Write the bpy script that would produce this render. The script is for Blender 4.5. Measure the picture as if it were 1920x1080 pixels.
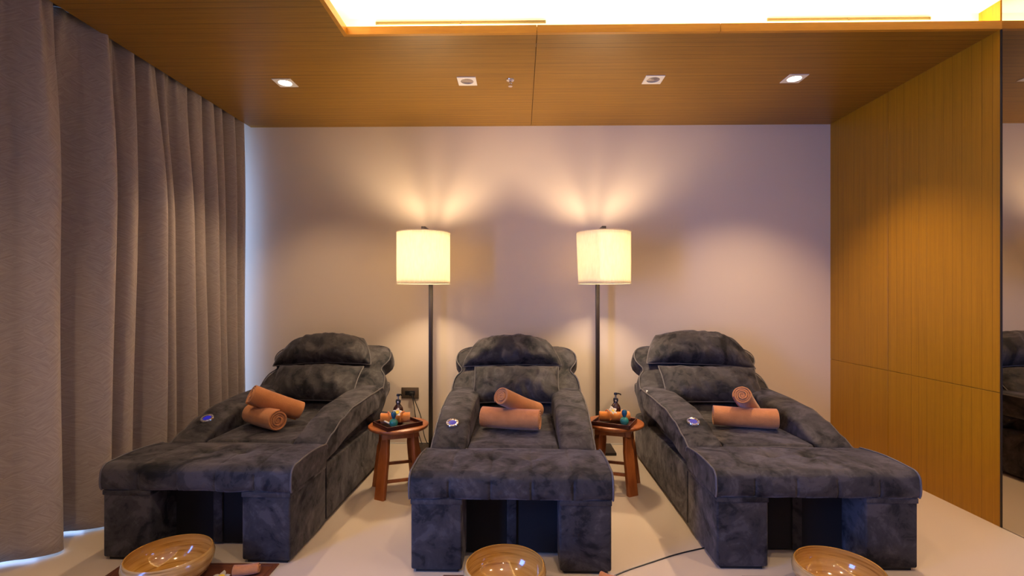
import bpy, bmesh, math, random
from mathutils import Vector, Matrix, noise
PI = math.pi
random.seed(4)
for o in list(bpy.data.objects): bpy.data.objects.remove(o)
SC = bpy.context.scene
C = SC.collection

# ------------------------------------------------------------------ camera, world, lights
cam = bpy.data.cameras.new('camera'); camo = bpy.data.objects.new('camera', cam); C.objects.link(camo)
cam.sensor_width = 36; cam.lens = 920 / 1920 * 36; cam.shift_y = 17 / 1920; cam.clip_start = .02
camo.location = (0, 0, 1.2); camo.rotation_euler = (PI / 2, 0, .0163)
SC.camera = camo
SC.view_settings.view_transform = 'Standard'
try: SC.view_settings.look = 'None'
except Exception: pass
SC.view_settings.gamma = 1; SC.view_settings.use_curve_mapping = False
SC.view_settings.exposure = 0.22
SC.cycles.max_bounces = 8; SC.cycles.sample_clamp_indirect = 6
W = bpy.data.worlds.new('sky'); SC.world = W; W.use_nodes = True
W.node_tree.nodes['Background'].inputs[0].default_value = (.35, .55, 1, 1)
W.node_tree.nodes['Background'].inputs[1].default_value = .5

def lamp(name, kind, loc, energy, col, rot=(0, 0, 0), **kw):
    l = bpy.data.lights.new(name, kind); l.energy = energy; l.color = col
    for k, v in kw.items(): setattr(l, k, v)
    o = bpy.data.objects.new(name, l); C.objects.link(o); o.location = loc; o.rotation_euler = rot
    return o
WARM = (1, .75, .47); DOWN = (1, .70, .42); DAY = (.11, .29, 1)
# daylight outside the long window on the left, shining in (+X)
lamp('daylight', 'AREA', (-3.1, 2.5, 1.3), 110, (.34, .54, 1), (0, -PI / 2, 0), shape='RECTANGLE', size=2.4, size_y=3.2)
lamp('daylight', 'AREA', (-3.0, .20, 1.25), 190, DAY, (0, -PI / 2, .55), shape='RECTANGLE', size=2.2, size_y=1.25)
# LED strips lying in the cove trough
lamp('cove_strip', 'AREA', (.8, 2.665, 2.612), 26, (1, .70, .34), (PI, 0, 0), shape='RECTANGLE', size=3.36, size_y=.03)
lamp('cove_strip', 'AREA', (-1.0, .0, 2.612), 34, (1, .70, .34), (PI, 0, 0), shape='RECTANGLE', size=.03, size_y=5.1)
# the two lit spots of the low ceiling and the room's spots behind the camera
SPOT = dict(spot_size=1.75, spot_blend=.7, shadow_soft_size=.035)
lamp('spot_beam', 'SPOT', (-1.526, 3.165, 2.575), 55, DOWN, **SPOT)
lamp('spot_beam', 'SPOT', (1.748, 3.157, 2.575), 105, DOWN, **SPOT)
for x, y in ((-1.45, 1.0), (.35, 1.0), (1.75, 1.3), (.35, -1.0)):
    lamp('spot_beam', 'SPOT', (x, y, 2.58 if x < -1 else 2.72), 50, DOWN, (0.0, 0, 0), spot_size=2.2, spot_blend=.8, shadow_soft_size=.04)

# ------------------------------------------------------------------ materials
MAT = {}
def mat(name, col=(.5, .5, .5), rough=.5, metal=0, spec=.5, **kw):
    m = bpy.data.materials.new(name); m.use_nodes = True; n = m.node_tree.nodes
    b = n['Principled BSDF']; b.inputs['Base Color'].default_value = (*col, 1)
    b.inputs['Roughness'].default_value = rough; b.inputs['Metallic'].default_value = metal
    b.inputs['Specular IOR Level'].default_value = spec
    for k, v in kw.items(): b.inputs[k.replace('_', ' ')].default_value = v
    MAT[name] = m
    return m, n, m.node_tree.links, b
def coords(n, l, scale=(1, 1, 1), which='Object', rot=(0, 0, 0)):
    t = n.new('ShaderNodeTexCoord'); mp = n.new('ShaderNodeMapping')
    mp.inputs['Scale'].default_value = scale; mp.inputs['Rotation'].default_value = rot
    l.new(t.outputs[which], mp.inputs[0]); return mp.outputs[0]
def noi(n, l, vec, scale, detail=3, rough=.5, dist=0):
    t = n.new('ShaderNodeTexNoise'); t.inputs['Scale'].default_value = scale; t.inputs['Detail'].default_value = detail
    t.inputs['Roughness'].default_value = rough; t.inputs['Distortion'].default_value = dist
    l.new(vec, t.inputs['Vector']); return t.outputs['Fac']
def ramp(n, l, fac, stops):
    r = n.new('ShaderNodeValToRGB'); e = r.color_ramp.elements
    while len(e) < len(stops): e.new(.5)
    for i, (p, c) in enumerate(stops): e[i].position = p; e[i].color = (*c, 1)
    l.new(fac, r.inputs[0]); return r.outputs[0]
def math_n(n, l, op, a, b=None, c=None):
    m = n.new('ShaderNodeMath'); m.operation = op
    for i, v in enumerate((a, b, c)):
        if v is None: continue
        if isinstance(v, (int, float)): m.inputs[i].default_value = v
        else: l.new(v, m.inputs[i])
    return m.outputs[0]
def bump(n, l, b, h, strength=.3, dist=.01, prev=None):
    bm = n.new('ShaderNodeBump'); bm.inputs['Strength'].default_value = strength; bm.inputs['Distance'].default_value = dist
    l.new(h, bm.inputs['Height'])
    if prev is not None: l.new(prev, bm.inputs['Normal'])
    l.new(bm.outputs[0], b.inputs['Normal']); return bm.outputs[0]
def mixc(n, l, fac, a, b_, mode='MIX'):
    m = n.new('ShaderNodeMix'); m.data_type = 'RGBA'; m.blend_type = mode
    for i, v in ((0, fac), (6, a), (7, b_)):
        if isinstance(v, (int, float)): m.inputs[i].default_value = v
        elif isinstance(v, tuple): m.inputs[i].default_value = (*v, 1)
        else: l.new(v, m.inputs[i])
    return m.outputs[2]

# painted plaster wall
m, n, l, b = mat('plaster', (.70, .585, .47), .75)
bump(n, l, b, noi(n, l, coords(n, l), 120), .06, .003)
mat('white_ceiling', (.82, .78, .66), .8)
mat('white_trim', (.75, .7, .62), .5)
# ribbed wood veneer; axis = direction of the grain, rib = axis across which the grooves repeat
def veneer(name, c0, c1, c2, sc, rib, period, rough=.38):
    m, n, l, b = mat(name, c1, rough, spec=.35)
    v = coords(n, l, sc)
    g1 = noi(n, l, v, 6, 6, .65, .3); g2 = noi(n, l, v, 40, 3, .6)
    col = ramp(n, l, g1, [(.28, c0), (.5, c1), (.74, c2)])
    col = mixc(n, l, .35, col, ramp(n, l, g2, [(.3, c0), (.7, c2)]))
    if period:
        t = n.new('ShaderNodeTexCoord'); s = n.new('ShaderNodeSeparateXYZ'); l.new(t.outputs['Object'], s.inputs[0])
        fr = math_n(n, l, 'FRACT', math_n(n, l, 'DIVIDE', s.outputs[rib], period))
        ln = math_n(n, l, 'LESS_THAN', fr, .10 if sc[0] < 1 else .07)
        wv = noi(n, l, coords(n, l, tuple(.6 if i != rib else 30 for i in range(3))), 1.0, 1)
        ln = math_n(n, l, 'MULTIPLY', ln, math_n(n, l, 'MULTIPLY_ADD', wv, 1.6, -.3))
        col = mixc(n, l, ln, col, tuple(x * (.45 if rib == 1 and sc[0] < 1 else .75) for x in c0))
        bump(n, l, b, math_n(n, l, 'SUBTRACT', 1, ln), .5, .002)
    l.new(col, b.inputs['Base Color'])
veneer('ceiling_veneer', (.18, .083, .006), (.245, .120, .010), (.32, .162, .016), (.25, 7, 4), 1, .045)
veneer('wall_veneer', (.28, .120, .003), (.35, .155, .004), (.41, .188, .006), (8, 8, .22), 1, .060)
veneer('lip_veneer', (.42, .17, .01), (.50, .22, .015), (.55, .26, .02), (.5, 4, 9), 1, 0)
# polished cream floor
m, n, l, b = mat('cream_floor', (.62, .49, .36), .26, spec=.45)
v = coords(n, l)
l.new(ramp(n, l, noi(n, l, v, 1.2, 2, .4, 0), [(.2, (.60, .49, .38)), (.55, (.63, .525, .41)), (.85, (.66, .56, .45))]), b.inputs['Base Color'])
# curtain fabric with woven diagonal strokes
m, n, l, b = mat('curtain_fabric', (.24, .19, .16), .8, spec=.25, Sheen_Weight=.25)
v = coords(n, l, (1, 1, 1), rot=(.75, 0, 0)); v2 = coords(n, l, (1, 1, 1), rot=(-.75, 0, 0))
def strokes(vec, s):
    mp = n.new('ShaderNodeMapping'); mp.inputs['Scale'].default_value = (4, s[0], s[1]); l.new(vec, mp.inputs[0])
    return noi(n, l, mp.outputs[0], 1, 3, .6)
blk = noi(n, l, coords(n, l), 17, 0)
sel = math_n(n, l, 'GREATER_THAN', blk, .5)
st = n.new('ShaderNodeMix'); st.data_type = 'FLOAT'; l.new(sel, st.inputs[0]); l.new(strokes(v, (240, 24)), st.inputs[2]); l.new(strokes(v2, (240, 24)), st.inputs[3])
l.new(ramp(n, l, st.outputs[0], [(.3, (.33, .27, .23)), (.7, (.46, .39, .34))]), b.inputs['Base Color'])
bump(n, l, b, st.outputs[0], .25, .004)
# crushed velvet: nap patches lie lighter or darker
m, n, l, b = mat('velvet', (.06, .052, .05), .72, spec=.3, Sheen_Weight=.45, Sheen_Roughness=.45)
b.inputs['Sheen Tint'].default_value = (.75, .72, .80, 1)
tc = n.new('ShaderNodeTexCoord'); oi = n.new('ShaderNodeObjectInfo'); ad = n.new('ShaderNodeVectorMath'); ad.operation = 'ADD'
l.new(tc.outputs['Object'], ad.inputs[0]); cb = n.new('ShaderNodeCombineXYZ'); rr = math_n(n, l, 'MULTIPLY', oi.outputs['Random'], 13.0)
l.new(rr, cb.inputs[0]); l.new(rr, cb.inputs[1]); l.new(cb.outputs[0], ad.inputs[1])
p1 = noi(n, l, ad.outputs[0], 5.0, 5, .60, 1.6); p2 = noi(n, l, ad.outputs[0], 15, 3, .6, 1.5)
pp = math_n(n, l, 'ADD', math_n(n, l, 'MULTIPLY', p1, .72), math_n(n, l, 'MULTIPLY', p2, .28))
l.new(ramp(n, l, pp, [(.36, (.004, .004, .007)), (.425, (.013, .012, .015)), (.455, (.027, .0245, .027)), (.53, (.036, .032, .034)), (.58, (.058, .051, .054))]), b.inputs['Base Color'])
l.new(math_n(n, l, 'MULTIPLY', math_n(n, l, 'SUBTRACT', pp, .34), .9), b.inputs['Sheen Weight'])
bump(n, l, b, noi(n, l, ad.outputs[0], 6, 4, .55, .9), .34, .025)
mat('piping_cord', (.10, .09, .095), .55, spec=.4)
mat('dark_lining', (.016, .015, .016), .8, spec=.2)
mat('rubber', (.012, .012, .012), .7)
# terry towel
def terry(name, c0, c1):
    m, n, l, b = mat(name, c0, .95, spec=.1, Sheen_Weight=.35)
    v = coords(n, l)
    l.new(ramp(n, l, noi(n, l, v, 18, 4), [(.3, c0), (.7, c1)]), b.inputs['Base Color'])
    bump(n, l, b, noi(n, l, v, 260, 2), .5, .004)
terry('towel_terry', (.50, .19, .060), (.60, .245, .085))
terry('small_towel_terry', (.62, .20, .035), (.72, .27, .06))
# furniture wood
m, n, l, b = mat('table_wood', (.30, .085, .022), .35)
v = coords(n, l, (3, 3, .8)); g = noi(n, l, v, 9, 4, .6, .5)
l.new(ramp(n, l, g, [(.3, (.23, .060, .014)), (.7, (.40, .125, .03))]), b.inputs['Base Color'])
mat('tray_wood', (.055, .013, .008), .28)
# bamboo bowl: horizontal strips wound round
m, n, l, b = mat('bamboo', (.55, .33, .12), .22, spec=.6, Coat_Weight=.5)
v = coords(n, l, (2.2, 2.2, 60), rot=(.03, .05, 0)); g = noi(n, l, v, 1.3, 4, .6, .3)
l.new(ramp(n, l, g, [(.3, (.24, .115, .028)), (.42, (.48, .28, .09)), (.58, (.60, .39, .15)), (.75, (.68, .48, .22))]), b.inputs['Base Color'])
bump(n, l, b, g, .12, .003)
m, n, l, b = mat('bamboo_inside', (.5, .24, .04), .12, spec=.7, Coat_Weight=.8)
v = coords(n, l, (2.2, 2.2, 60), rot=(.05, .03, 0)); g = noi(n, l, v, 1.3, 4, .6, .3)
l.new(ramp(n, l, g, [(.3, (.25, .10, .012)), (.45, (.52, .26, .05)), (.7, (.64, .36, .09))]), b.inputs['Base Color'])
m, n, l, b = mat('mat_leather', (.16, .05, .025), .5)
l.new(ramp(n, l, noi(n, l, coords(n, l), 9, 4), [(.3, (.13, .04, .02)), (.7, (.2, .068, .034))]), b.inputs['Base Color'])
mat('black_metal', (.018, .012, .010), .38, 0)
mat('bronze_plate', (.14, .10, .07), .42, .5)
mat('chrome', (.85, .85, .86), .12, 1)
mat('white_frame', (.72, .68, .64), .45)
mat('reflector', (.55, .52, .50), .2, .9)
mat('grille', (.10, .075, .02), .5)
mat('amber_glass', (.045, .010, .006), .08, spec=.8)
mat('black_plastic', (.012, .012, .013), .3)
mat('teal_glaze', (.03, .25, .20), .12, spec=.8)
mat('blue_glaze', (.012, .10, .17), .12, spec=.8)
mat('petal', (.88, .84, .74), .6, Subsurface_Weight=.0)
mat('petal_yellow', (.85, .60, .03), .6)
mat('soap', (.75, .66, .48), .5)
mat('white_tag', (.85, .83, .8), .6)
mat('wax', (.62, .22, .09), .4)
# grey-tinted mirror
m, n, l, b = mat('mirror_glass', (.62, .57, .48), .015, 1)
# window glass
m, n, l, b = mat('window_glass', (1, 1, 1), .0)
g = n.new('ShaderNodeBsdfTransparent'); gl = n.new('ShaderNodeBsdfGlossy'); gl.inputs['Roughness'].default_value = .02; mx = n.new('ShaderNodeMixShader'); mx.inputs[0].default_value = .06
l.new(g.outputs[0], mx.inputs[1]); l.new(gl.outputs[0], mx.inputs[2]); l.new(mx.outputs[0], n['Material Output'].inputs[0])
# lamp shade linen: lets the bulb through
m, n, l, b = mat('shade_linen', (.9, .82, .66), .8)
d = n.new('ShaderNodeBsdfDiffuse'); tr = n.new('ShaderNodeBsdfTranslucent'); mx = n.new('ShaderNodeMixShader'); mx.inputs[0].default_value = .62
col = ramp(n, l, noi(n, l, coords(n, l, (40, 40, 6)), 3, 3), [(.3, (.88, .80, .66)), (.7, (.95, .90, .78))])
l.new(col, d.inputs[0]); l.new(col, tr.inputs[0]); l.new(d.outputs[0], mx.inputs[1]); l.new(tr.outputs[0], mx.inputs[2]); l.new(mx.outputs[0], n['Material Output'].inputs[0])
def emis(name, col, s):
    m, n, l, b = mat(name, (0, 0, 0)); b.inputs['Emission Color'].default_value = (*col, 1); b.inputs['Emission Strength'].default_value = s
emis('led_face', (1, .90, .80), 30)
emis('bulb_glow', (1, .70, .38), 10)
emis('blue_display', (.02, .02, .8), .35)

# ------------------------------------------------------------------ mesh helpers
def finish(bm, name, material, parent=None, smooth=True, angle=42, loc=None):
    bmesh.ops.recalc_face_normals(bm, faces=bm.faces)
    if smooth:
        for f in bm.faces: f.smooth = True
        for e in bm.edges:
            if len(e.link_faces) == 2 and e.calc_face_angle(0) > math.radians(angle): e.smooth = False
    me = bpy.data.meshes.new(name); bm.to_mesh(me); bm.free()
    me.materials.append(MAT[material])
    o = bpy.data.objects.new(name, me); C.objects.link(o)
    if parent is not None: o.parent = parent
    if loc is not None: o.location = loc
    return o
def box_into(bm, x0, x1, y0, y1, z0, z1, bev=0, seg=3, M=None):
    b2 = bmesh.new(); bmesh.ops.create_cube(b2, size=1)
    for v in b2.verts: v.co = Vector(((x0 + x1) / 2 + v.co.x * (x1 - x0), (y0 + y1) / 2 + v.co.y * (y1 - y0), (z0 + z1) / 2 + v.co.z * (z1 - z0)))
    if bev: bmesh.ops.bevel(b2, geom=b2.edges[:], offset=bev, segments=seg, affect='EDGES', profile=.5)
    if M is not None: bmesh.ops.transform(b2, matrix=M, verts=b2.verts)
    t = bpy.data.meshes.new('t'); b2.to_mesh(t); b2.free(); bm.from_mesh(t); bpy.data.meshes.remove(t)
def box(name, x0, x1, y0, y1, z0, z1, material, parent=None, bev=0, seg=3, M=None):
    bm = bmesh.new(); box_into(bm, x0, x1, y0, y1, z0, z1, bev, seg, M)
    return finish(bm, name, material, parent, smooth=bev > 0)
def loft_into(bm, rings, cap=True, closed=True):
    vs = [[bm.verts.new(p) for p in r] for r in rings]
    k = len(rings[0])
    for a, b_ in zip(vs, vs[1:]):
        for i in range(k if closed else k - 1):
            j = (i + 1) % k
            bm.faces.new((a[i], a[j], b_[j], b_[i]))
    if cap and closed:
        bm.faces.new(vs[0][::-1]); bm.faces.new(vs[-1])
    return vs
def loft(name, rings, material, parent=None, cap=True, closed=True, angle=42):
    bm = bmesh.new(); loft_into(bm, rings, cap, closed); return finish(bm, name, material, parent, angle=angle)
def sring(c, U, V, hu, hv, e=.5, n_=32):
    """superellipse ring"""
    out = []
    for i in range(n_):
        a = 2 * PI * i / n_; ca, sa = math.cos(a), math.sin(a)
        out.append(c + U * (hu * math.copysign(abs(ca) ** e, ca)) + V * (hv * math.copysign(abs(sa) ** e, sa)))
    return out
def lathe_into(bm, prof, n_=40, c=(0, 0, 0)):
    c = Vector(c)
    rings = [[c + Vector((r * math.cos(2 * PI * i / n_), r * math.sin(2 * PI * i / n_), z)) for i in range(n_)] for r, z in prof]
    loft_into(bm, rings, cap=True)
def lathe(name, prof, material, parent=None, n_=40, c=(0, 0, 0), angle=42):
    bm = bmesh.new(); lathe_into(bm, prof, n_, c); return finish(bm, name, material, parent, angle=angle)
def tube_into(bm, pts, r, k=8):
    pts = [Vector(p) for p in pts]; rings = []
    up = Vector((0, 0, 1))
    for i, p in enumerate(pts):
        d = (pts[min(i + 1, len(pts) - 1)] - pts[max(i - 1, 0)]).normalized()
        if i == 0:
            u = d.cross(up if abs(d.z) < .9 else Vector((1, 0, 0))).normalized()
        else:
            u = (u - d * u.dot(d)).normalized()
        w = d.cross(u)
        rings.append([p + (u * math.cos(2 * PI * j / k) + w * math.sin(2 * PI * j / k)) * r for j in range(k)])
    loft_into(bm, rings)
def tube(name, pts, r, material, parent=None, k=8):
    bm = bmesh.new(); tube_into(bm, pts, r, k); return finish(bm, name, material, parent)
def catmull(pts, n_=6):
    pts = [Vector(p) for p in pts]; out = []
    for i in range(len(pts) - 1):
        p0 = pts[max(i - 1, 0)]; p1 = pts[i]; p2 = pts[i + 1]; p3 = pts[min(i + 2, len(pts) - 1)]
        for k in range(n_):
            t = k / n_
            out.append(.5 * ((2 * p1) + (p2 - p0) * t + (2 * p0 - 5 * p1 + 4 * p2 - p3) * t * t + (3 * p1 - p0 - 3 * p2 + p3) * t ** 3))
    out.append(pts[-1]); return out
def interp(xs, ys, x):
    if x <= xs[0]: return ys[0]
    for i in range(len(xs) - 1):
        if x <= xs[i + 1]:
            t = (x - xs[i]) / (xs[i + 1] - xs[i]); t = t * t * (3 - 2 * t)
            return ys[i] + (ys[i + 1] - ys[i]) * t
    return ys[-1]
def thing(name, label, cat, loc=(0, 0, 0), rotz=0, group=None):
    o = bpy.data.objects.new(name, None); C.objects.link(o); o.location = loc; o.rotation_euler = (0, 0, rotz)
    o.empty_display_size = .1
    return tag(o, label, cat, group)
def tag(o, label, cat, group=None):
    o['label'] = label; o['category'] = cat
    if group: o['group'] = group
    return o
def struct(o): o['kind'] = 'structure'; return o

# ------------------------------------------------------------------ the room
XL, XR, YB, ZC, ZU = -2.75, 2.504, 4.0, 2.594, 2.75
YF = -3.0
struct(box('floor', XL - .15, XR + .12, YF, YB + .15, -.1, 0, 'cream_floor'))
struct(box('wall_back', XL - .15, XR + .12, YB, YB + .12, 0, ZU, 'plaster'))
struct(box('wall_front', XL - .15, XR + .12, YF - .12, YF, 0, ZU, 'plaster'))
# right wall: veneer panels with fine shadow gaps
bm = bmesh.new()
for (y0, y1) in ((2.6, 3.378), (3.382, YB)):
    for (z0, z1) in ((0.0, .698), (.702, ZU - .002)):
        box_into(bm, XR, XR + .03, y0, y1, z0, z1, .0008, 1)
box_into(bm, XR + .006, XR + .12, 2.6, YB, 0, ZU, 0)
struct(finish(bm, 'wall_right', 'wall_veneer', smooth=False))
struct(box('wall_right', XR + .012, XR + .12, YF, 2.597, 0, ZU, 'plaster'))
mr = thing('wall_mirror', 'tall grey-tinted mirror reaching from floor to ceiling beside the wood panelled wall', 'mirror', (XR, 0, 0))
box('mirror_pane', .000, .010, -1.6, 2.590, .004, ZU - .003, 'mirror_glass', mr)
box('edge_strip', -.003, .010, 2.5905, 2.5985, .002, ZC - .004, 'black_metal', mr)
# low veneer ceiling in an L, with the lip of the cove
bm = bmesh.new()
for (x0, x1) in ((-2.20, .088), (.092, XR)):
    box_into(bm, x0, x1, 2.612, YB, ZC, ZC + .012)
box_into(bm, -2.20, -.942, YF, 2.612, ZC, ZC + .012)
box_into(bm, .04, .14, 2.592, YB, ZC + .0125, ZC + .030)  # unseen backing over the seam, added to stop cove light leaking through
struct(finish(bm, 'ceiling', 'ceiling_veneer', smooth=False))
bm = bmesh.new()
for (x0, x1) in ((-.942, .088), (.0905, 1.05), (1.053, XR)):
    box_into(bm, x0, x1, 2.59, 2.612, ZC, ZC + .042)
box_into(bm, -.942, -.92, YF, 2.59, ZC, ZC + .042)
box_into(bm, .0, 1.2, 2.604, 2.6115, ZC + .002, ZC + .040)  # hidden strip added behind the lip joints to block light from the trough
struct(finish(bm, 'trim_1', 'lip_veneer', smooth=False))
# cove back walls and the raised ceiling
bm = bmesh.new()
box_into(bm, -1.07, XR, 2.72, 2.76, ZC + .012, ZU); box_into(bm, -1.11, -1.07, YF, 2.76, ZC + .012, ZU)
struct(finish(bm, 'trim_2', 'white_ceiling', smooth=False))
struct(box('ceiling', XL - .15, XR + .12, YF, YB + .12, ZU, ZU + .1, 'white_ceiling'))
struct(box('baseboard_back', -2.3, XR, YB - .006, YB, 0, .012, 'white_trim'))
# curtain pocket
struct(box('trim_3', -2.212, -2.20, YF, YB, ZC, ZU, 'ceiling_veneer'))
# left wall: one long window with piers at both ends
bm = bmesh.new()
box_into(bm, XL - .12, XL, YF, -.45, 0, ZU); box_into(bm, XL - .12, XL, 3.93, YB, 0, ZU)
box_into(bm, XL - .12, XL, -.45, 3.93, 2.42, ZU); box_into(bm, XL - .12, XL, -.45, 3.93, 0, .03)
struct(finish(bm, 'wall_left', 'plaster', smooth=False))
bm = bmesh.new()
for y in (-.45, .90, 1.9, 2.9, 3.89): box_into(bm, XL - .08, XL - .03, y, y + .04, .03, 2.42)
box_into(bm, XL - .08, XL - .03, -.45, 3.93, .03, .07); box_into(bm, XL - .08, XL - .03, -.45, 3.93, 2.38, 2.42)
wf = struct(finish(bm, 'window_1', 'white_frame', smooth=False))
box('window_pane', XL - .06, XL - .055, -.45, 3.93, .03, 2.42, 'window_glass', wf)

# ------------------------------------------------------------------ curtain
CR = [.9, 1.22, 1.56, 1.92, 2.26, 2.56, 2.76, 2.97, 3.09, 3.26, 3.42, 3.56, 3.68, 3.80, 3.90]
AM = [.06, .07, .06, .07, .085, .095, .05, .08, .045, .06, .04, .05, .035, .045, .04]
def fold(y):
    if y <= CR[0]: return AM[0]
    if y >= CR[-1]: return AM[-1] * math.cos((y - CR[-1]) / .1)
    for i in range(len(CR) - 1):
        if y <= CR[i + 1]:
            t = (y - CR[i]) / (CR[i + 1] - CR[i]); a = AM[i] * (1 - t) + AM[i + 1] * t
            c = math.cos(2 * PI * t)
            return a * math.copysign(abs(c) ** .75, c)
bm = bmesh.new(); rings = []
NY, NZ = 1100, 46; ZT = 2.655
for j in range(NZ + 1):
    s = j / NZ; z = .013 + (ZT - .013) * s
    topf = max(0, (z - 1.7) / (ZT - 1.7)) ** 1.6
    row = []
    for i in range(NY + 1):
        y = .9 + (3.925 - .9) * i / NY
        yy = y + .010 * math.sin(1.3 * z + 3.1 * y) * (1 - topf) + .022 * (z - 1.3) * math.sin(4.1 * y)
        f = 1.18 * fold(yy) * (1 - .52 * topf) * (1.0 + .12 * (1 - s))
        pl = topf * (.050 * abs(math.sin(PI * y / .125 + .8 * math.sin(2.3 * y))) ** 1.5 - .01)
        pl += topf * .012 * math.sin(2 * PI * y / .071)
        nz = .012 * noise.noise(Vector((y * 5, z * .7, 2.))) 
        row.append(Vector((-2.265 - .04 * topf + f + pl + nz, y, z)))
    rings.append(row)
loft_into(bm, rings, cap=False, closed=False)
cu = finish(bm, 'curtain', 'curtain_fabric', angle=180)
sm = cu.modifiers.new('cloth_thickness', 'SOLIDIFY'); sm.thickness = .003
tag(cu, 'long taupe patterned curtain hanging in deep folds along the left window', 'curtain')
rl = box('curtain_rail', -2.34, -2.27, .5, 3.95, 2.657, 2.70, 'black_metal'); rl.parent = cu

# ------------------------------------------------------------------ ceiling fixtures
def downlight(x, y, lit, label):
    t = thing('downlight', label, 'ceiling light', (x, y, ZC), 0, 'square downlights in the wooden ceiling')
    bm = bmesh.new(); h = .060; r = .041; k = 32
    outer = []; inner = []
    for i in range(k):
        a = 2 * PI * i / k; c, s = math.cos(a), math.sin(a); q = h / max(abs(c), abs(s))
        outer.append(Vector((c * q, s * q, 0))); inner.append(Vector((c * r, s * r, 0)))
    low = Vector((0, 0, -.004))
    rr = [[p.copy() for p in outer], [p + low for p in outer], [p + low for p in inner], [p - low * 0 + Vector((0, 0, -.001)) for p in inner]]
    loft_into(bm, rr, cap=False); finish(bm, 'frame', 'white_frame', t, angle=30)
    if lit: lathe('lens', [(.0405, -.001), (.0405, -.0032), (.03, -.0038), (.002, -.004)], 'led_face', t)
    else:
        lathe('reflector_cone', [(.0405, -.0005), (.036, -.0028), (.022, -.0012), (.018, -.0034), (.006, -.0045), (.001, -.0046)], 'reflector', t)
downlight(-1.526, 3.165, True, 'lit square downlight in the wooden ceiling nearest the curtain')
downlight(-.341, 3.160, False, 'unlit square downlight in the wooden ceiling left of the sprinkler')
downlight(.854, 3.158, False, 'unlit square downlight in the wooden ceiling right of the ceiling seam')
downlight(1.748, 3.157, True, 'lit square downlight in the wooden ceiling nearest the wood panelled wall')
t = thing('ceiling_sprinkler', 'small metal fire sprinkler head hanging from the wooden ceiling', 'sprinkler', (-.062, 3.15, ZC))
lathe('escutcheon', [(.001, 0), (.026, 0), (.024, -.004), (.012, -.007), (.001, -.007)], 'chrome', t, 28)
bm = bmesh.new(); lathe_into(bm, [(.001, -.006), (.008, -.006), (.007, -.022), (.003, -.024), (.003, -.04), (.001, -.04)], 16)
lathe_into(bm, [(.001, -.04), (.014, -.040), (.014, -.042), (.001, -.042)], 20); finish(bm, 'head', 'chrome', t)
bm = bmesh.new()
for s in (-1, 1): tube_into(bm, [(s * .008, 0, -.02), (s * .011, 0, -.03), (s * .006, 0, -.04)], .0015, 6)
finish(bm, 'yoke', 'chrome', t)
def air_slot(x0, x1, label):
    t = thing('air_diffuser', label, 'air vent', ((x0 + x1) / 2, 2.72, 2.7245)); w = (x1 - x0) / 2
    bm = bmesh.new(); box_into(bm, -w, w, -.006, 0, .004, .006); box_into(bm, -w, w, -.006, 0, -.009, -.006)
    for q in (-w, 0, w): box_into(bm, q - .003, q + .003, -.006, 0, -.009, .006)
    finish(bm, 'frame', 'grille', t, smooth=False)
    box('slot', -w + .004, w - .004, -.003, -.0005, -.0055, .0035, 'grille', t)
air_slot(-.80, .14, 'slim slot air diffuser above the wooden lip, near the left ceiling corner')
air_slot(1.36, 2.24, 'slim slot air diffuser above the wooden lip, near the mirror')

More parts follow.
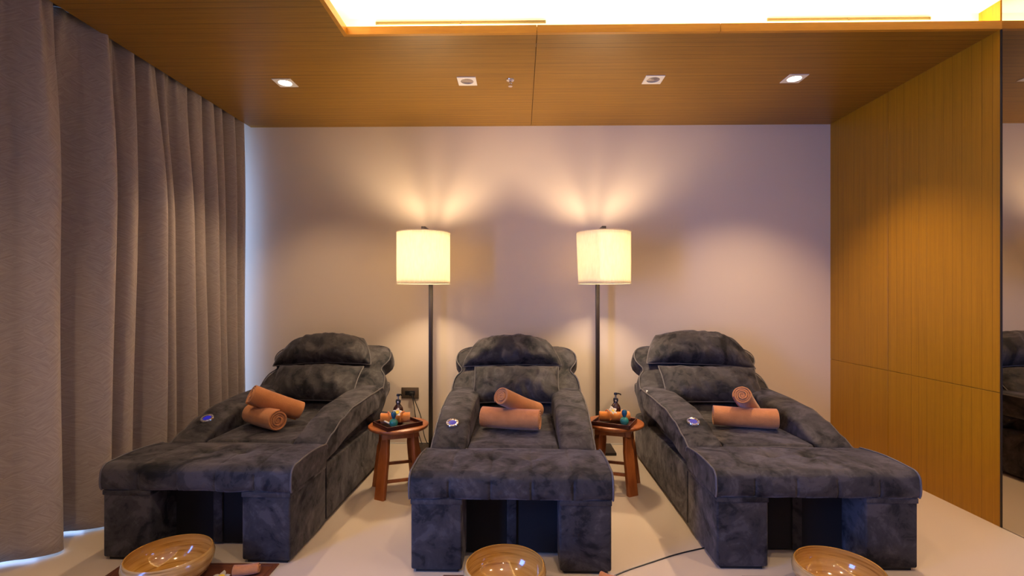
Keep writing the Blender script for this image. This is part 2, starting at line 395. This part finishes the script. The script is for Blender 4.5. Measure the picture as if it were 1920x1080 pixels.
# ------------------------------------------------------------------ massage recliners
def pipe(name, pts, parent, r=.0045): return tube(name, pts, r, 'piping_cord', parent, 6)
def arm_top(y):
    return interp([.40, .50, .62, .80, 1.10, 1.42], [.425, .462, .505, .542, .555, .560], y)
def arm_bot(y):
    return interp([.40, .52, .75, 1.0, 1.42], [.33, .335, .375, .40, .40], y)
def recliner(x, y, rz, label, seed, tagged=False):
    random.seed(seed)
    T = thing('recliner', label, 'recliner chair', (x, y, 0), rz, 'velvet foot massage recliners')
    X, Y, Z = Vector((1, 0, 0)), Vector((0, 1, 0)), Vector((0, 0, 1))
    # ---- base plinth: long box with rounded rear
    rings = []
    for (z, g) in ((.016, .012), (.022, .002), (.03, 0), (.29, 0), (.303, .003), (.311, .012)):
        ring = []
        x1, y0, y1, r = .432 - g, .405 + g, 1.635 - g, .07
        for (cx, cy, a0, rr) in ((x1 - r, y1 - r, 0, r), (-(x1 - r), y1 - r, PI / 2, r)):
            for k in range(9):
                a = a0 + k / 8 * PI / 2; ring.append(Vector((cx + rr * math.cos(a), cy + rr * math.sin(a), z)))
        ring += [Vector((-x1, y0, z)), Vector((x1, y0, z))]
        rings.append(ring)
    base = loft('base', rings, 'velvet', T, angle=50)
    box('seat_support', -.375, .375, .42, 1.52, .308, .402, 'velvet', T, .012)
    for sx in (-1, 1):
        for fy in (.5, 1.55):
            box('foot', sx * .38 - .025, sx * .38 + .025, fy - .025, fy + .025, 0, .018, 'rubber', base, .004, 2)
    # ---- seat cushion
    bm = bmesh.new(); nx, ny = 26, 40; rows = []
    for j in range(ny + 1):
        v = j / ny; yy = .404 + v * 1.02; row = []
        for i in range(nx + 1):
            u = -1 + 2 * i / nx
            e = min(1, (1 - abs(u)) / .10); ev = min(1, min(v, 1 - v) / .03)
            f = math.sqrt(1 - (1 - e) ** 2) * math.sqrt(max(0, 1 - (1 - ev) ** 2))
            z = .385 + .042 * f + .006 * noise.noise(Vector((u * 2, v * 4, seed))) - .004 * v
            row.append(Vector((u * .247, yy, z)))
        rows.append(row)
    rows = [[Vector((p.x, p.y, .33)) for p in rows[0]]] + rows + [[Vector((p.x, p.y, .33)) for p in rows[-1]]]
    loft_into(bm, rows, cap=False, closed=False); seat = finish(bm, 'seat', 'velvet', T, angle=60)
    pipe('piping', [(-.243, .408, .415), (0, .406, .420), (.243, .408, .415)], seat, .004)
    # ---- armrests: sweeping bands from the backrest down to the footrest
    for sx in (-1, 1):
        rings = []; ys = [.398, .403, .415] + [.43 + k * .045 for k in range(25)]
        edge_o = []; edge_i = []
        for q, yy in enumerate(ys):
            zt, zb = arm_top(yy), arm_bot(yy); shr = (.6, .85, .96)[q] if q < 3 else 1
            if yy < .75: zb = zb - (.75 - yy) * .03
            hw = .094 + .012 * min(1, max(0, (yy - .6) / .6)); cx = sx * (.334 + .012 * min(1, max(0, (yy - .4) / .6)))
            zb += .09 * max(0, (yy - 1.22) / .3) ** 2
            c = Vector((cx, yy, (zt + zb) / 2)); hv = (zt - zb) / 2 * shr
            ring = sring(c, X, Z, hw * shr, hv, .30, 40)
            for p in ring: p.z += .004 * noise.noise(Vector((p.x * 6, yy * 5, seed + sx))) + (.006 * (1 - ((p.x - cx) / hw) ** 2) if p.z > c.z else 0)
            rings.append(ring)
            if q >= 1:
                edge_o.append(Vector((cx + sx * hw * .955, yy, zt - .010))); edge_i.append(Vector((cx - sx * hw * .955, yy, zt - .010)))
        arm = loft('armrest', rings, 'velvet', T)
        pipe('piping', edge_o, arm); 
        if sx == -1:
            yy = .585; z = arm_top(yy) + .007; tilt = -math.atan2(arm_top(yy + .03) - arm_top(yy - .03), .06)
            M = Matrix.Translation((-.338, yy, z)) @ Matrix.Rotation(-tilt, 4, 'X')
            cp = lathe('control_dial', [(.019, .004), (.024, .008), (.033, .008), (.036, .004), (.036, -.004), (.001, -.004)], 'chrome', T, 36)
            cp.data.transform(M)
            d2 = lathe('display', [(.001, .0062), (.012, .0066), (.022, .0060), (.022, .0), (.001, .0)], 'blue_display', cp, 32); d2.data.transform(M)
            nb = []
            bmb = bmesh.new()
            for k in range(12):
                a = 2 * PI * k / 12; bmesh.ops.create_uvsphere(bmb, u_segments=8, v_segments=6, radius=.0028, matrix=Matrix.Translation((.0285 * math.cos(a), .0285 * math.sin(a), .008)))
            st_ = finish(bmb, 'studs', 'chrome', cp); st_.data.transform(M)
        if tagged and sx == -1:
            tg = box('care_label', -.018, .018, -.0015, .0015, -.014, .014, 'white_tag', arm)
            tg.data.transform(Matrix.Translation((-.425, 1.20, .548)) @ Matrix.Rotation(.5, 4, 'Z') @ Matrix.Rotation(-.9, 4, 'X') @ Matrix.Rotation(.6, 4, 'Y'))
            tg['label'] = 'small white care label'
    # ---- backrest: waisted outline with rounded shoulders
    c0 = Vector((0, 1.20, .345)); c1 = Vector((0, 1.675, .775)); d = (c1 - c0).normalized(); nrm = Vector((0, -d.z, d.y)); L = (c1 - c0).length
    ss = [0, .06, .15, .25, .35, .45, .52, .57, .61, .645, .68, .72, .77, .83, .88, .92, .95, .975, .99, 1.0]
    hs = [.43, .448, .456, .462, .464, .460, .452, .438, .418, .408, .414, .434, .452, .456, .450, .436, .412, .375, .335, .27]
    rings = []; pl, pr = [], []
    for s, h in zip(ss, hs):
        th = .072 * (1 if s < .85 else max(.25, math.sqrt(max(0, 1 - ((s - .85) / .16) ** 2))))
        th *= 1 + .15 * math.exp(-((s - .83) / .12) ** 2) - .10 * math.exp(-((s - .645) / .03) ** 2)
        c = c0 + d * (L * s + (.035 if s > .9 else 0) * (s - .9) * 10)
        ring = sring(c, X, nrm, h, th, .38, 56)
        for p in ring:
            if (p - c).dot(nrm) > 0:
                p += nrm * (.018 * (1 - (p.x / h) ** 2) * (1 if s < .9 else .5) + .006 * noise.noise(Vector((p.x * 7, s * 8, seed))))
        rings.append(ring)
        if s > .3:
            pr.append(c + X * h * .975 + nrm * th * .80); pl.append(c - X * h * .975 + nrm * th * .80)
    bk = loft('backrest', rings, 'velvet', T)
    pipe('piping', catmull(pl + pr[::-1], 3), bk)
    # ---- footrest: padded top over two block legs and a recessed lining
    prof = [(.388, .322), (.392, .345), (.392, .40)]
    for k in range(7):
        a = k / 6 * PI / 2; prof.append((.372 + .02 * math.cos(a), .408 + .02 * math.sin(a)))
    for k in range(1, 30): prof.append((.372 - k / 30 * .325, .428 + .010 * math.sin(PI * k / 30) + .008 * k / 30))
    for k in range(11):
        a = PI / 2 + k / 10 * PI / 2; prof.append((.044 + .044 * math.cos(a), .392 + .044 * math.sin(a)))
    prof += [(-.002, .375), (-.003, .355), (-.001, .337), (.006, .322)]
    NX = 170; rows = []; W2 = .442
    for i in range(NX + 1):
        xx = -W2 + 2 * W2 * i / NX; row = []
        e = min(1, (W2 - abs(xx)) / .012); sh = 1 - .010 * (1 - e)
        for (py, pz) in prof:
            cyy, czz = .2, .37
            dy, dz = 0, 0
            gro = max(math.exp(-((xx - sx - .004 * math.sin(py * 20)) / .0045) ** 2) for sx in (-.27, -.09, .09, .27))
            top = pz > .40
            k_ = .006 * gro
            if top: dz -= k_ * (0.6 if .05 < py < .36 else .3)
            else: dy += k_ if py < .1 else 0
            bulge = .006 * abs(math.sin(PI * (xx + .09) / .18))
            if pz < .42 and py < .1 and pz > .33: dy -= bulge
            if top:
                for bx in (-.09, .09):
                    r1 = math.sqrt(((xx - bx) ** 2) / .034 ** 2 + ((py - .22) ** 2) / .026 ** 2)
                    dz -= .034 * math.exp(-r1 * 1.1)
            nn = .004 * noise.noise(Vector((xx * 8 + seed, py * 8, pz * 8)))
            row.append(Vector((xx, cyy + (py - cyy) * sh + dy + nn, czz + (pz - czz) * sh + dz + nn)))
        rows.append(row)
    fr = loft('footrest', rows, 'velvet', T, angle=55)
    for bx in (-.09, .09):
        lathe('tuft_button', [(.001, .414), (.008, .413), (.0105, .409), (.0105, .400), (.001, .400)], 'velvet', fr, 20, (bx, .22, 0))
    for sx in (-1, 1):
        pp = [(sx * (W2 - .001), a, b_) for a, b_ in prof[2:]]
        pipe('piping', pp, fr)
    for sx in (-1, 1):
        lx0, lx1 = (sx * .435, sx * .212); lx0, lx1 = min(lx0, lx1), max(lx0, lx1)
        lg = box('leg', lx0, lx1, .006, .388, .014, .330, 'velvet', fr, .010, 3)
        # stitched band under the cushion
        box('top_band', lx0 - .0015, lx1 + .0015, .003, .3885, .298, .322, 'velvet', lg, .004, 2)
        box('glide', lx0 + .02, lx1 - .02, .02, .37, 0, .016, 'rubber', fr)
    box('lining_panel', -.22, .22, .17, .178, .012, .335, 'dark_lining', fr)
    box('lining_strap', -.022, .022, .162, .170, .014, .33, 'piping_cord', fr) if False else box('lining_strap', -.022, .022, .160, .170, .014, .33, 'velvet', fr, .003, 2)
    return T
RX = [(-1.466, 2.190, -.022), (-.040, 2.118, -.008), (1.302, 2.165, -.003)]
recliner(*RX[0], 'dark grey velvet massage recliner with footrest, beside the curtain', 3)
recliner(*RX[1], 'dark grey velvet massage recliner with footrest, between the two floor lamps', 11)
recliner(*RX[2], 'dark grey velvet massage recliner with footrest, nearest the wood panelled wall', 23, True)

# ------------------------------------------------------------------ pillows
def pillow(name, label, root, ctr, w, h, T_, tilt, roll, yaw, seed, group, droop=0.0, curve=0.0, taper=0.0):
    """ctr in recliner coordinates; tilt = lean back from vertical"""
    Mr = Matrix.Translation((root[0], root[1], 0)) @ Matrix.Rotation(root[2], 4, 'Z')
    Ml = Matrix.Translation(ctr) @ Matrix.Rotation(yaw, 4, 'Z') @ Matrix.Rotation(-tilt, 4, 'X') @ Matrix.Rotation(roll, 4, 'Y')
    bm = bmesh.new(); N = 44; Mh = 30
    def pt(u, v, side):
        pin = 1 - .10 * (1 - abs(u) ** 2) * abs(v) ** 6 * 0 
        x = u * w / 2 * (1 - .035 * (1 - v * v)) * (1 - taper * ((v + 1) / 2) ** 2.2) ; z = v * h / 2 * (1 - .05 * (1 - u * u))
        z += curve * (1 - u * u) * (0.5 + .5 * v)
        th = (max(0, 1 - abs(u) ** 2.6) ** .62) * (max(0, 1 - abs(v) ** 2.6) ** .62) * T_ / 2
        wr = noise.noise(Vector((u * 2.4 + seed, v * 1.8, side))) * .5 + .9 * noise.noise(Vector((u * 8 + seed * 2 + .8 * v, v * 1.6, side + 3))) * (.4 + .6 * abs(v))
        y = -side * (th * (1 if side > 0 else .45) * (1 + .32 * wr) + .0015) + .012 * noise.noise(Vector((u * 1.5, v * 1.5, seed))) + droop * (u * u)
        return Vector((x, y, z))
    F = {}; Bk = {}
    for i in range(N + 1):
        for j in range(Mh + 1):
            u = math.sin(PI / 2 * (-1 + 2 * i / N)); v = math.sin(PI / 2 * (-1 + 2 * j / Mh))
            u = .5 * u + .5 * (-1 + 2 * i / N); v = .5 * v + .5 * (-1 + 2 * j / Mh)
            F[i, j] = bm.verts.new(pt(u, v, 1)); Bk[i, j] = bm.verts.new(pt(u, v, -1))
    for i in range(N):
        for j in range(Mh):
            bm.faces.new((F[i, j], F[i + 1, j], F[i + 1, j + 1], F[i, j + 1])); bm.faces.new((Bk[i, j], Bk[i, j + 1], Bk[i + 1, j + 1], Bk[i + 1, j]))
    rim = [(i, 0) for i in range(N)] + [(N, j) for j in range(Mh)] + [(i, Mh) for i in range(N, 0, -1)] + [(0, j) for j in range(Mh, 0, -1)]
    for a, b_ in zip(rim, rim[1:] + rim[:1]): bm.faces.new((F[a], Bk[a], Bk[b_], F[b_]))
    pp = [(F[a].co + Bk[a].co) / 2 for a in rim]; pp = pp + pp[:1]
    o = finish(bm, name, 'velvet', angle=80)
    o.matrix_world = Mr @ Ml
    pipe('piping', pp, o, .0042)
    return tag(o, label, 'pillow', group)
TL = math.radians(47)
G1, G2 = 'lumbar pillows on the recliners', 'head pillows on the recliners'
pillow('lumbar_pillow', 'lower grey velvet pillow against the back of the recliner beside the curtain', RX[0], (-.02, 1.275, .590), .62, .31, .19, TL, .0, 0, 1, G1)
pillow('lumbar_pillow', 'lower grey velvet pillow against the back of the middle recliner', RX[1], (.005, 1.285, .595), .60, .31, .19, TL, .0, 0, 5, G1)
pillow('lumbar_pillow', 'lower grey velvet pillow against the back of the recliner nearest the wooden wall', RX[2], (.03, 1.280, .590), .68, .31, .19, TL, .03, 0, 9, G1)
pillow('head_pillow', 'upper grey velvet head pillow on the recliner beside the curtain', RX[0], (-.05, 1.515, .795), .74, .24, .20, .74, -.02, 0, 2, G2, .02, .03, .28)
pillow('head_pillow', 'upper grey velvet head pillow on the middle recliner', RX[1], (-.03, 1.525, .795), .72, .24, .20, .74, -.01, 0, 6, G2, .02, .03, .30)
pillow('head_pillow', 'upper grey velvet head pillow on the recliner nearest the wooden wall', RX[2], (.02, 1.515, .808), .78, .27, .21, .74, .05, 0, 12, G2, .02, .03, .26)

# ------------------------------------------------------------------ rolled towels
def roll(name, label, A, B, R, seed, group, material='towel_terry', turns=4.2, th=None, cat='towel', tail=.03, a0=0.0):
    A, B = Vector(A), Vector(B); ax = (B - A).normalized(); L = (B - A).length
    u = ax.cross(Vector((0, 0, 1))).normalized(); w = ax.cross(u) * -1
    th = th or R / (turns + .6) * .86
    bm = bmesh.new(); NA = int(turns * 26); NL = 16
    def R_(t): return R * .16 + (R - R * .16) * t
    stations = [0, .006, .015, .03] + [.03 + (1 - .06) * k / NL for k in range(1, NL)] + [.97, .985, .994, 1]
    rows = []
    for s in stations:
        e = min(s, 1 - s) * L; lip = math.sqrt(max(0.0, 1 - (1 - min(1, e / .006)) ** 2)) * .75 + .25
        outer = []; inner = []
        for k in range(NA + 1):
            t = k / NA; a = a0 + turns * 2 * PI * t
            r = R_(t) * (1 + .03 * noise.noise(Vector((math.cos(a) * 1.3 + seed, math.sin(a) * 1.3, s * 2.5))))
            off = .006 * noise.noise(Vector((t * turns, seed, 5))) * (1 if s < .5 else -1) * (1 if e < .02 else 0)
            bend = w * (-.004 * math.sin(PI * s))
            rm = r - th / 2
            for lst, rr in ((outer, rm + th / 2 * lip), (inner, rm - th / 2 * lip)):
                lst.append(A + ax * (L * s + off) + (u * math.cos(a) + w * math.sin(a)) * rr + bend)
        rows.append(outer + inner[::-1])
    loft_into(bm, rows, cap=True, closed=True)
    # caps are n-gons of a spiral: replace with quads along the strip
    big = [f for f in bm.faces if len(f.verts) > 8]
    bmesh.ops.delete(bm, geom=big, context='FACES_ONLY')
    bm.verts.ensure_lookup_table(); K = 2 * (NA + 1)
    for base_i in (0, K * (len(stations) - 1)):
        for k in range(NA):
            try: bm.faces.new((bm.verts[base_i + k], bm.verts[base_i + k + 1], bm.verts[base_i + K - 2 - k], bm.verts[base_i + K - 1 - k]))
            except ValueError: pass
    # soft core
    core = [[A + ax * (L * s) + (u * math.cos(q) + w * math.sin(q)) * R * .14 for q in [2 * PI * k / 10 for k in range(10)]] for s in (.01, .5, .99)]
    loft_into(bm, core)
    ctr = (A + B) / 2
    for v in bm.verts: v.co -= ctr
    o = finish(bm, name, material, angle=60); o.location = ctr
    return tag(o, label, cat, group)
SZ = .428
GT = 'rolled orange towels on the recliners'
# middle recliner
roll('rolled_towel', 'lower rolled orange towel lying across the seat of the middle recliner', (-.225, 2.885, SZ + .066), (.115, 2.815, SZ + .066), .063, 1, GT, a0=1.0)
roll('rolled_towel', 'upper rolled orange towel leaning over another on the middle recliner', (-.108, 2.80, SZ + .205), (.105, 3.05, SZ + .065), .057, 2, GT, a0=2.6)
# recliner beside the curtain
roll('rolled_towel', 'lower rolled orange towel with its coil facing out, on the recliner beside the curtain', (-1.635, 2.96, SZ + .064), (-1.385, 2.79, SZ + .064), .062, 3, GT, a0=.5)
roll('rolled_towel', 'upper rolled orange towel slanting over another on the recliner beside the curtain', (-1.570, 2.84, SZ + .205), (-1.355, 3.01, SZ + .068), .063, 4, GT, a0=3.2)
# recliner nearest the wooden wall
roll('rolled_towel', 'lower rolled orange towel lying across the seat nearest the wooden wall', (1.155, 2.955, SZ + .064), (1.490, 2.865, SZ + .064), .062, 5, GT, a0=1.4)
roll('rolled_towel', 'upper rolled orange towel standing its coil forward, on the recliner nearest the wooden wall', (1.285, 2.86, SZ + .205), (1.455, 3.10, SZ + .060), .056, 6, GT, a0=2.2)

# ------------------------------------------------------------------ floor lamps
def floor_lamp(x, label, lean):
    t = thing('floor_lamp', label, 'floor lamp', (x, 3.84, 0), 0, 'tall floor lamps against the back wall')
    box('lamp_base', -.125, .125, -.12, .125, 0, .022, 'black_metal', t, .004, 2)
    box('pole', -.015, .015, -.015, .015, .022, 1.706, 'black_metal', t, .002, 2)
    box('arm', -.0145, .0145, -.303, -.0155, 1.688, 1.712, 'black_metal', t, .002, 2)
    bm = bmesh.new(); R = .191; k = 72
    for (r0, sgn) in ((R, 1),):
        rr = []
        for z in [1.297 + .368 * q / 10 for q in range(11)]:
            rr.append([Vector((r0 * math.cos(2 * PI * i / k) + lean * (1.5 - z) * (.5 - .5 * math.cos(2 * PI * i / k)), -.29 + r0 * math.sin(2 * PI * i / k), z)) for i in range(k)])
        loft_into(bm, rr, cap=False)
    sh = finish(bm, 'lamp_shade', 'shade_linen', t, angle=180)
    md = sh.modifiers.new('thick', 'SOLIDIFY'); md.thickness = .0015
    for z in (1.298, 1.664):
        bm = bmesh.new(); pts = [(R * 1.004 * math.cos(2 * PI * i / 48) + lean * (1.5 - z) * (.5 - .5 * math.cos(2 * PI * i / 48)), -.29 + R * 1.004 * math.sin(2 * PI * i / 48), z) for i in range(49)]
        tube_into(bm, pts, .0028, 6); finish(bm, 'shade_trim', 'shade_linen', sh)
    bm = bmesh.new()
    lathe_into(bm, [(.001, 1.686), (.006, 1.686), (.006, 1.60), (.02, 1.595), (.02, 1.55), (.001, 1.55)], 20, (0, -.29, 0))
    for a in (.4, .4 + 2 * PI / 3, .4 + 4 * PI / 3): tube_into(bm, [(0, -.29, 1.65), (R * .99 * math.cos(a), -.29 + R * .99 * math.sin(a), 1.662)], .002, 6)
    finish(bm, 'lamp_holder', 'black_metal', t)
    lamp('bulb_light', 'POINT', (0, -.29, 1.545), 40, WARM, shadow_soft_size=.06).parent = t
    return t
floor_lamp(-.70, 'black floor lamp with a lit cream drum shade, on the side nearest the curtain', 0)
floor_lamp(.605, 'black floor lamp with a lit cream drum shade, on the side nearest the wooden wall', .04)

# ------------------------------------------------------------------ side tables with trays
def side_table(x, y, rz, label):
    t = thing('side_table', label, 'side table', (x, y, 0), rz, 'small round wooden side tables')
    lathe('tabletop', [(.001, .386), (.172, .386), (.181, .391), (.184, .398), (.183, .405), (.178, .409), (.001, .409)], 'table_wood', t, 64, angle=60)
    box('apron', -.11, .11, -.11, .11, .345, .387, 'table_wood', t, .004, 2)
    for (sx, sy) in ((-1, -1), (1, -1), (-1, 1), (1, 1)):
        rings = []
        for (z, w_, off) in ((0, .036, .148), (.03, .036, .144), (.20, .034, .122), (.26, .033, .115), (.285, .027, .110), (.33, .025, .106), (.387, .026, .102)):
            c = Vector((sx * off * .82, sy * off * .82, z)); d1 = Vector((sx, -sy, 0)).normalized(); d2 = Vector((sx, sy, 0)).normalized()
            rings.append(sring(c, d1, d2, w_, .015, .3, 20))
        loft('leg', rings, 'table_wood', t, angle=50)
    for s in (-1, 1):
        box('stretcher', -.105, .105, s * .105 - .008, s * .105 + .008, .085 if s < 0 else .125, .103 if s < 0 else .143, 'table_wood', t, .002, 2)
        box('stretcher', s * .105 - .008, s * .105 + .008, -.105, .105, .105, .123, 'table_wood', t, .002, 2)
    return t
TB = [(-.757, 3.05, .35), (.600, 3.13, 1.27)]
side_table(*TB[0], 'small round wooden side table below the wall socket, left of the middle recliner')
side_table(*TB[1], 'small round wooden side table right of the middle recliner')
def tray(x, y, rz, label):
    t = thing('serving_tray', label, 'tray', (x, y, .4095), rz, 'dark wooden trays on the side tables')
    a, b_ = .112, .092
    box('tray_bottom', -a, a, -b_, b_, 0, .006, 'tray_wood', t, .001, 1)
    for (x0, x1, y0, y1) in ((-a, a, -b_ - .007, -b_), (-a, a, b_, b_ + .007), (-a - .007, -a, -b_ - .007, b_ + .007), (a, a + .007, -b_ - .007, b_ + .007)):
        box('tray_side', x0, x1, y0, y1, 0, .024, 'tray_wood', t, .0015, 2)
    return t
tray(-.754, 3.015, .72, 'dark wooden tray on the side table below the wall socket')
tray(.590, 3.075, -.45, 'dark wooden tray on the side table right of the middle recliner')
ZT_ = .4158
def bottle(x, y, rz, label):
    t = thing('pump_bottle', label, 'bottle', (x, y, ZT_), rz, 'brown pump bottles on the trays')
    lathe('body', [(.001, 0), (.028, 0), (.031, .004), (.031, .075), (.028, .088), (.018, .102), (.013, .108), (.013, .116), (.001, .116)], 'amber_glass', t, 32)
    lathe('collar', [(.001, .1165), (.0155, .1165), (.0155, .136), (.010, .140), (.001, .140)], 'black_plastic', t, 24)
    lathe('collar_ring', [(.016, .120), (.0165, .120), (.0165, .131), (.016, .131)], 'chrome', t, 24)
    bm = bmesh.new(); lathe_into(bm, [(.001, .140), (.005, .140), (.005, .160), (.001, .160)], 16)
    finish(bm, 'pump_stem', 'chrome', t)
    bm = bmesh.new(); lathe_into(bm, [(.001, .160), (.011, .160), (.012, .166), (.009, .173), (.001, .174)], 20)
    tube_into(bm, [(0, 0, .167), (.016, 0, .167), (.030, 0, .163), (.034, 0, .157)], .0045, 8)
    finish(bm, 'pump_head', 'black_plastic', t)
bottle(-.768, 3.085, 1.2, 'brown pump bottle behind the towel on the tray below the socket')
bottle(.612, 3.150, .1, 'brown pump bottle behind the towel on the tray right of the middle recliner')
def gourd(x, y, label):
    t = thing('glazed_bottle', label, 'vase', (x, y, ZT_), 0, 'small teal glazed bottles on the trays')
    lathe('body', [(.001, 0), (.014, 0), (.022, .008), (.0265, .021), (.0255, .032), (.018, .043), (.009, .050), (.001, .051)], 'teal_glaze', t, 32)
    lathe('neck', [(.008, .049), (.010, .055), (.0145, .064), (.0165, .074), (.0155, .084), (.010, .092), (.001, .093)], 'blue_glaze', t, 28)
gourd(-.764, 2.955, 'small teal round bottle at the front of the tray below the socket')
gourd(.640, 3.020, 'small green and blue bottle at the front of the tray right of the middle recliner')
def small_towel(A, B, label, seed):
    A, B = Vector(A), Vector(B)
    o = roll('face_towel', label, A, B, .036, seed, 'small folded orange towels on the trays', 'small_towel_terry', 2.4, .010, a0=seed)
    ctr = (A + B) / 2; ax = (B - A).normalized(); u = ax.cross(Vector((0, 0, 1))).normalized(); w = Vector((0, 0, 1))
    for kk, (s, tilt) in enumerate(((-.22, .35), (.25, -.5))):   # diagonal wrapping folds
        pts = []
        for i in range(19):
            a = -.5 + 4.2 * i / 18
            pts.append(ax * (s * (B - A).length + tilt * .03 * math.cos(a)) - u * (-math.cos(a)) * .0375 + w * math.sin(a) * .0375)
        pts = [p for p in pts if p.z > -.034]
        q = tube('fold', pts, .0038, 'small_towel_terry', o)
small_towel((-.857, 2.998, ZT_ + .0385), (-.682, 3.035, ZT_ + .0385), 'small folded orange towel on the tray below the socket', 1)
small_towel((.497, 3.085, ZT_ + .0385), (.685, 3.085, ZT_ + .0385), 'small folded orange towel on the tray right of the middle recliner', 2)
def flower(loc, label, s=1.0, rz=0, tilt=.5, yellow=True, group=None):
    t = thing('frangipani_flower', label, 'flower', loc, rz, group)
    for k in range(5):
        a = 2 * PI * k / 5; bm = bmesh.new(); rows = []
        for i in range(9):
            v = i / 8; hw = .0125 * math.sin(PI * (v * .86 + .10)) ** .8; row = []
            for j in range(7):
                u = -1 + 2 * j / 6
                row.append(Vector((u * hw, .003 + v * .032, .006 * v + .004 * math.sin(v * 3) - .003 * u * u + .003 * u * v)))
            rows.append(row)
        loft_into(bm, rows, cap=False, closed=False)
        bmesh.ops.solidify(bm, geom=bm.faces[:], thickness=.0008)
        p = finish(bm, 'petal', 'petal', t, angle=180); p.data.transform(Matrix.Rotation(tilt, 4, 'X') @ Matrix.Rotation(a, 4, 'Z') @ Matrix.Scale(s, 4))
    c = lathe('flower_centre', [(.001, .001), (.008, .003), (.013, .0065), (.012, .0078), (.006, .0072), (.001, .006)], 'petal_yellow', t, 20); c.data.transform(Matrix.Rotation(tilt, 4, 'X') @ Matrix.Scale(s * (1.1 if yellow else .7), 4))
flower((-.747, 2.978, ZT_ + .080), 'white and yellow frangipani flower on the towel below the socket', .85, 0, .75)
flower((.575, 3.050, ZT_ + .080), 'cream frangipani flower on the towel right of the middle recliner', .85, .5, .8, False)
o = box('soap_stick', -.03, .03, -.007, .007, -.004, .004, 'soap', bev=.003); o.location = (-.800, 2.965, ZT_ + .022); o.rotation_euler = (0, .25, -.45)
tag(o, 'small pale wooden stick lying in the tray below the socket', 'stick')

# ------------------------------------------------------------------ wall socket, plug and cable
t = thing('wall_socket', 'bronze wall socket plate low on the back wall above the side table', 'wall socket', (-.898, YB, .417))
box('face_plate', -.071, .071, -.009, 0, -.045, .045, 'bronze_plate', t, .003, 2)
box('socket_insert', -.040, .040, -.011, -.008, -.017, .017, 'black_plastic', t, .002, 2)
t = thing('power_cable', 'black plug and twin cable hanging from the wall socket to the floor lamp', 'cable', (-.880, YB - .012, .412))
box('plug', -.018, .018, -.030, -.0005, -.013, .013, 'black_plastic', t, .004, 2)
pts1 = catmull([(.005, -.028, -.008), (.02, -.04, -.06), (.04, -.04, -.20), (.075, -.06, -.34), (.11, -.08, -.402), (.16, -.11, -.407)])
pts2 = catmull([(.012, -.028, -.004), (.04, -.04, -.07), (.08, -.04, -.18), (.11, -.05, -.33), (.15, -.06, -.402), (.18, -.055, -.388)])
tube('cord', pts1, .0032, 'black_plastic', t); tube('cord', pts2, .0032, 'black_plastic', t)

# ------------------------------------------------------------------ foreground: mats, bowls, small things
def mat_(x, y, rz, w, dpt, label):
    t = thing('floor_mat', label, 'mat', (x, y, 0), rz, 'brown mats in front of the footrests')
    bm = bmesh.new(); box_into(bm, -w / 2, w / 2, -dpt, 0, 0, .006, .0025, 2); finish(bm, 'board', 'mat_leather', t)
    bm = bmesh.new(); q = .022; pts = [(-w / 2 + q, -dpt + q, .0062), (w / 2 - q, -dpt + q, .0062), (w / 2 - q, -q, .0062), (-w / 2 + q, -q, .0062), (-w / 2 + q, -dpt + q, .0062)]
    for a, b_ in zip(pts, pts[1:]): tube_into(bm, [a, b_], .0018, 6)
    finish(bm, 'stitched_border', 'mat_leather', t)
mat_(-1.43, 2.182, .01, .70, .46, 'brown mat on the floor before the recliner beside the curtain')
mat_(-.02, 2.105, 0, .62, .42, 'brown mat on the floor before the middle recliner')
mat_(1.30, 2.120, 0, .70, .46, 'brown mat on the floor before the recliner nearest the wooden wall')
def bowl(x, y, rz, label):
    t = thing('foot_bowl', label, 'bowl', (x, y, .0065), rz, 'wound bamboo foot bowls')
    out = [(.07, 0), (.085, .002), (.118, .020), (.146, .048), (.162, .080), (.165, .104), (.160, .126), (.155, .132)]
    inn = [(.1545, .1325), (.151, .131), (.154, .122), (.157, .104), (.153, .080), (.137, .050), (.108, .026), (.07, .012), (.001, .010)]
    bm = bmesh.new(); n_ = 72
    rings = [[Vector((r * math.cos(2 * PI * i / n_), r * math.sin(2 * PI * i / n_), z)) for i in range(n_)] for r, z in [(.001, 0)] + out]
    loft_into(bm, rings, cap=False); finish(bm, 'outer_shell', 'bamboo', t, angle=80)
    bm = bmesh.new()
    rings = [[Vector((r * math.cos(2 * PI * i / n_), r * math.sin(2 * PI * i / n_), z)) for i in range(n_)] for r, z in [(.155, .132)] + inn]
    loft_into(bm, rings, cap=False); finish(bm, 'inner_lacquer', 'bamboo_inside', t, angle=80)
    return t
bowl(-1.462, 2.022, .3, 'bamboo foot bowl before the recliner beside the curtain')
bowl(-.060, 1.955, 1.7, 'bamboo foot bowl before the middle recliner')
bowl(1.262, 1.962, 2.9, 'bamboo foot bowl before the recliner nearest the wooden wall')
flower((-1.262, 2.052, .012), 'white and yellow frangipani flower on the mat by the left bowl', 1.0, .2, .35)
roll('hand_towel', 'small orange rolled towel beside the flower on the floor mat', (-1.225, 2.075, .031), (-1.125, 2.10, .031), .024, 8, None, 'towel_terry', 2.4, .007)
roll('hand_towel', 'small orange rolled towel at the foot of the middle recliner', (.335, 2.06, .030), (.40, 2.02, .030), .023, 9, None, 'towel_terry', 2.4, .007)
o = tube('floor_cable', catmull([(.36, 2.075, .0035), (.45, 2.145, .0035), (.60, 2.228, .0035), (.74, 2.300, .0035), (.89, 2.36, .0035), (1.05, 2.42, .0035)]), .003, 'black_plastic')
tag(o, 'thin black cable on the floor running under the right recliner', 'cable')
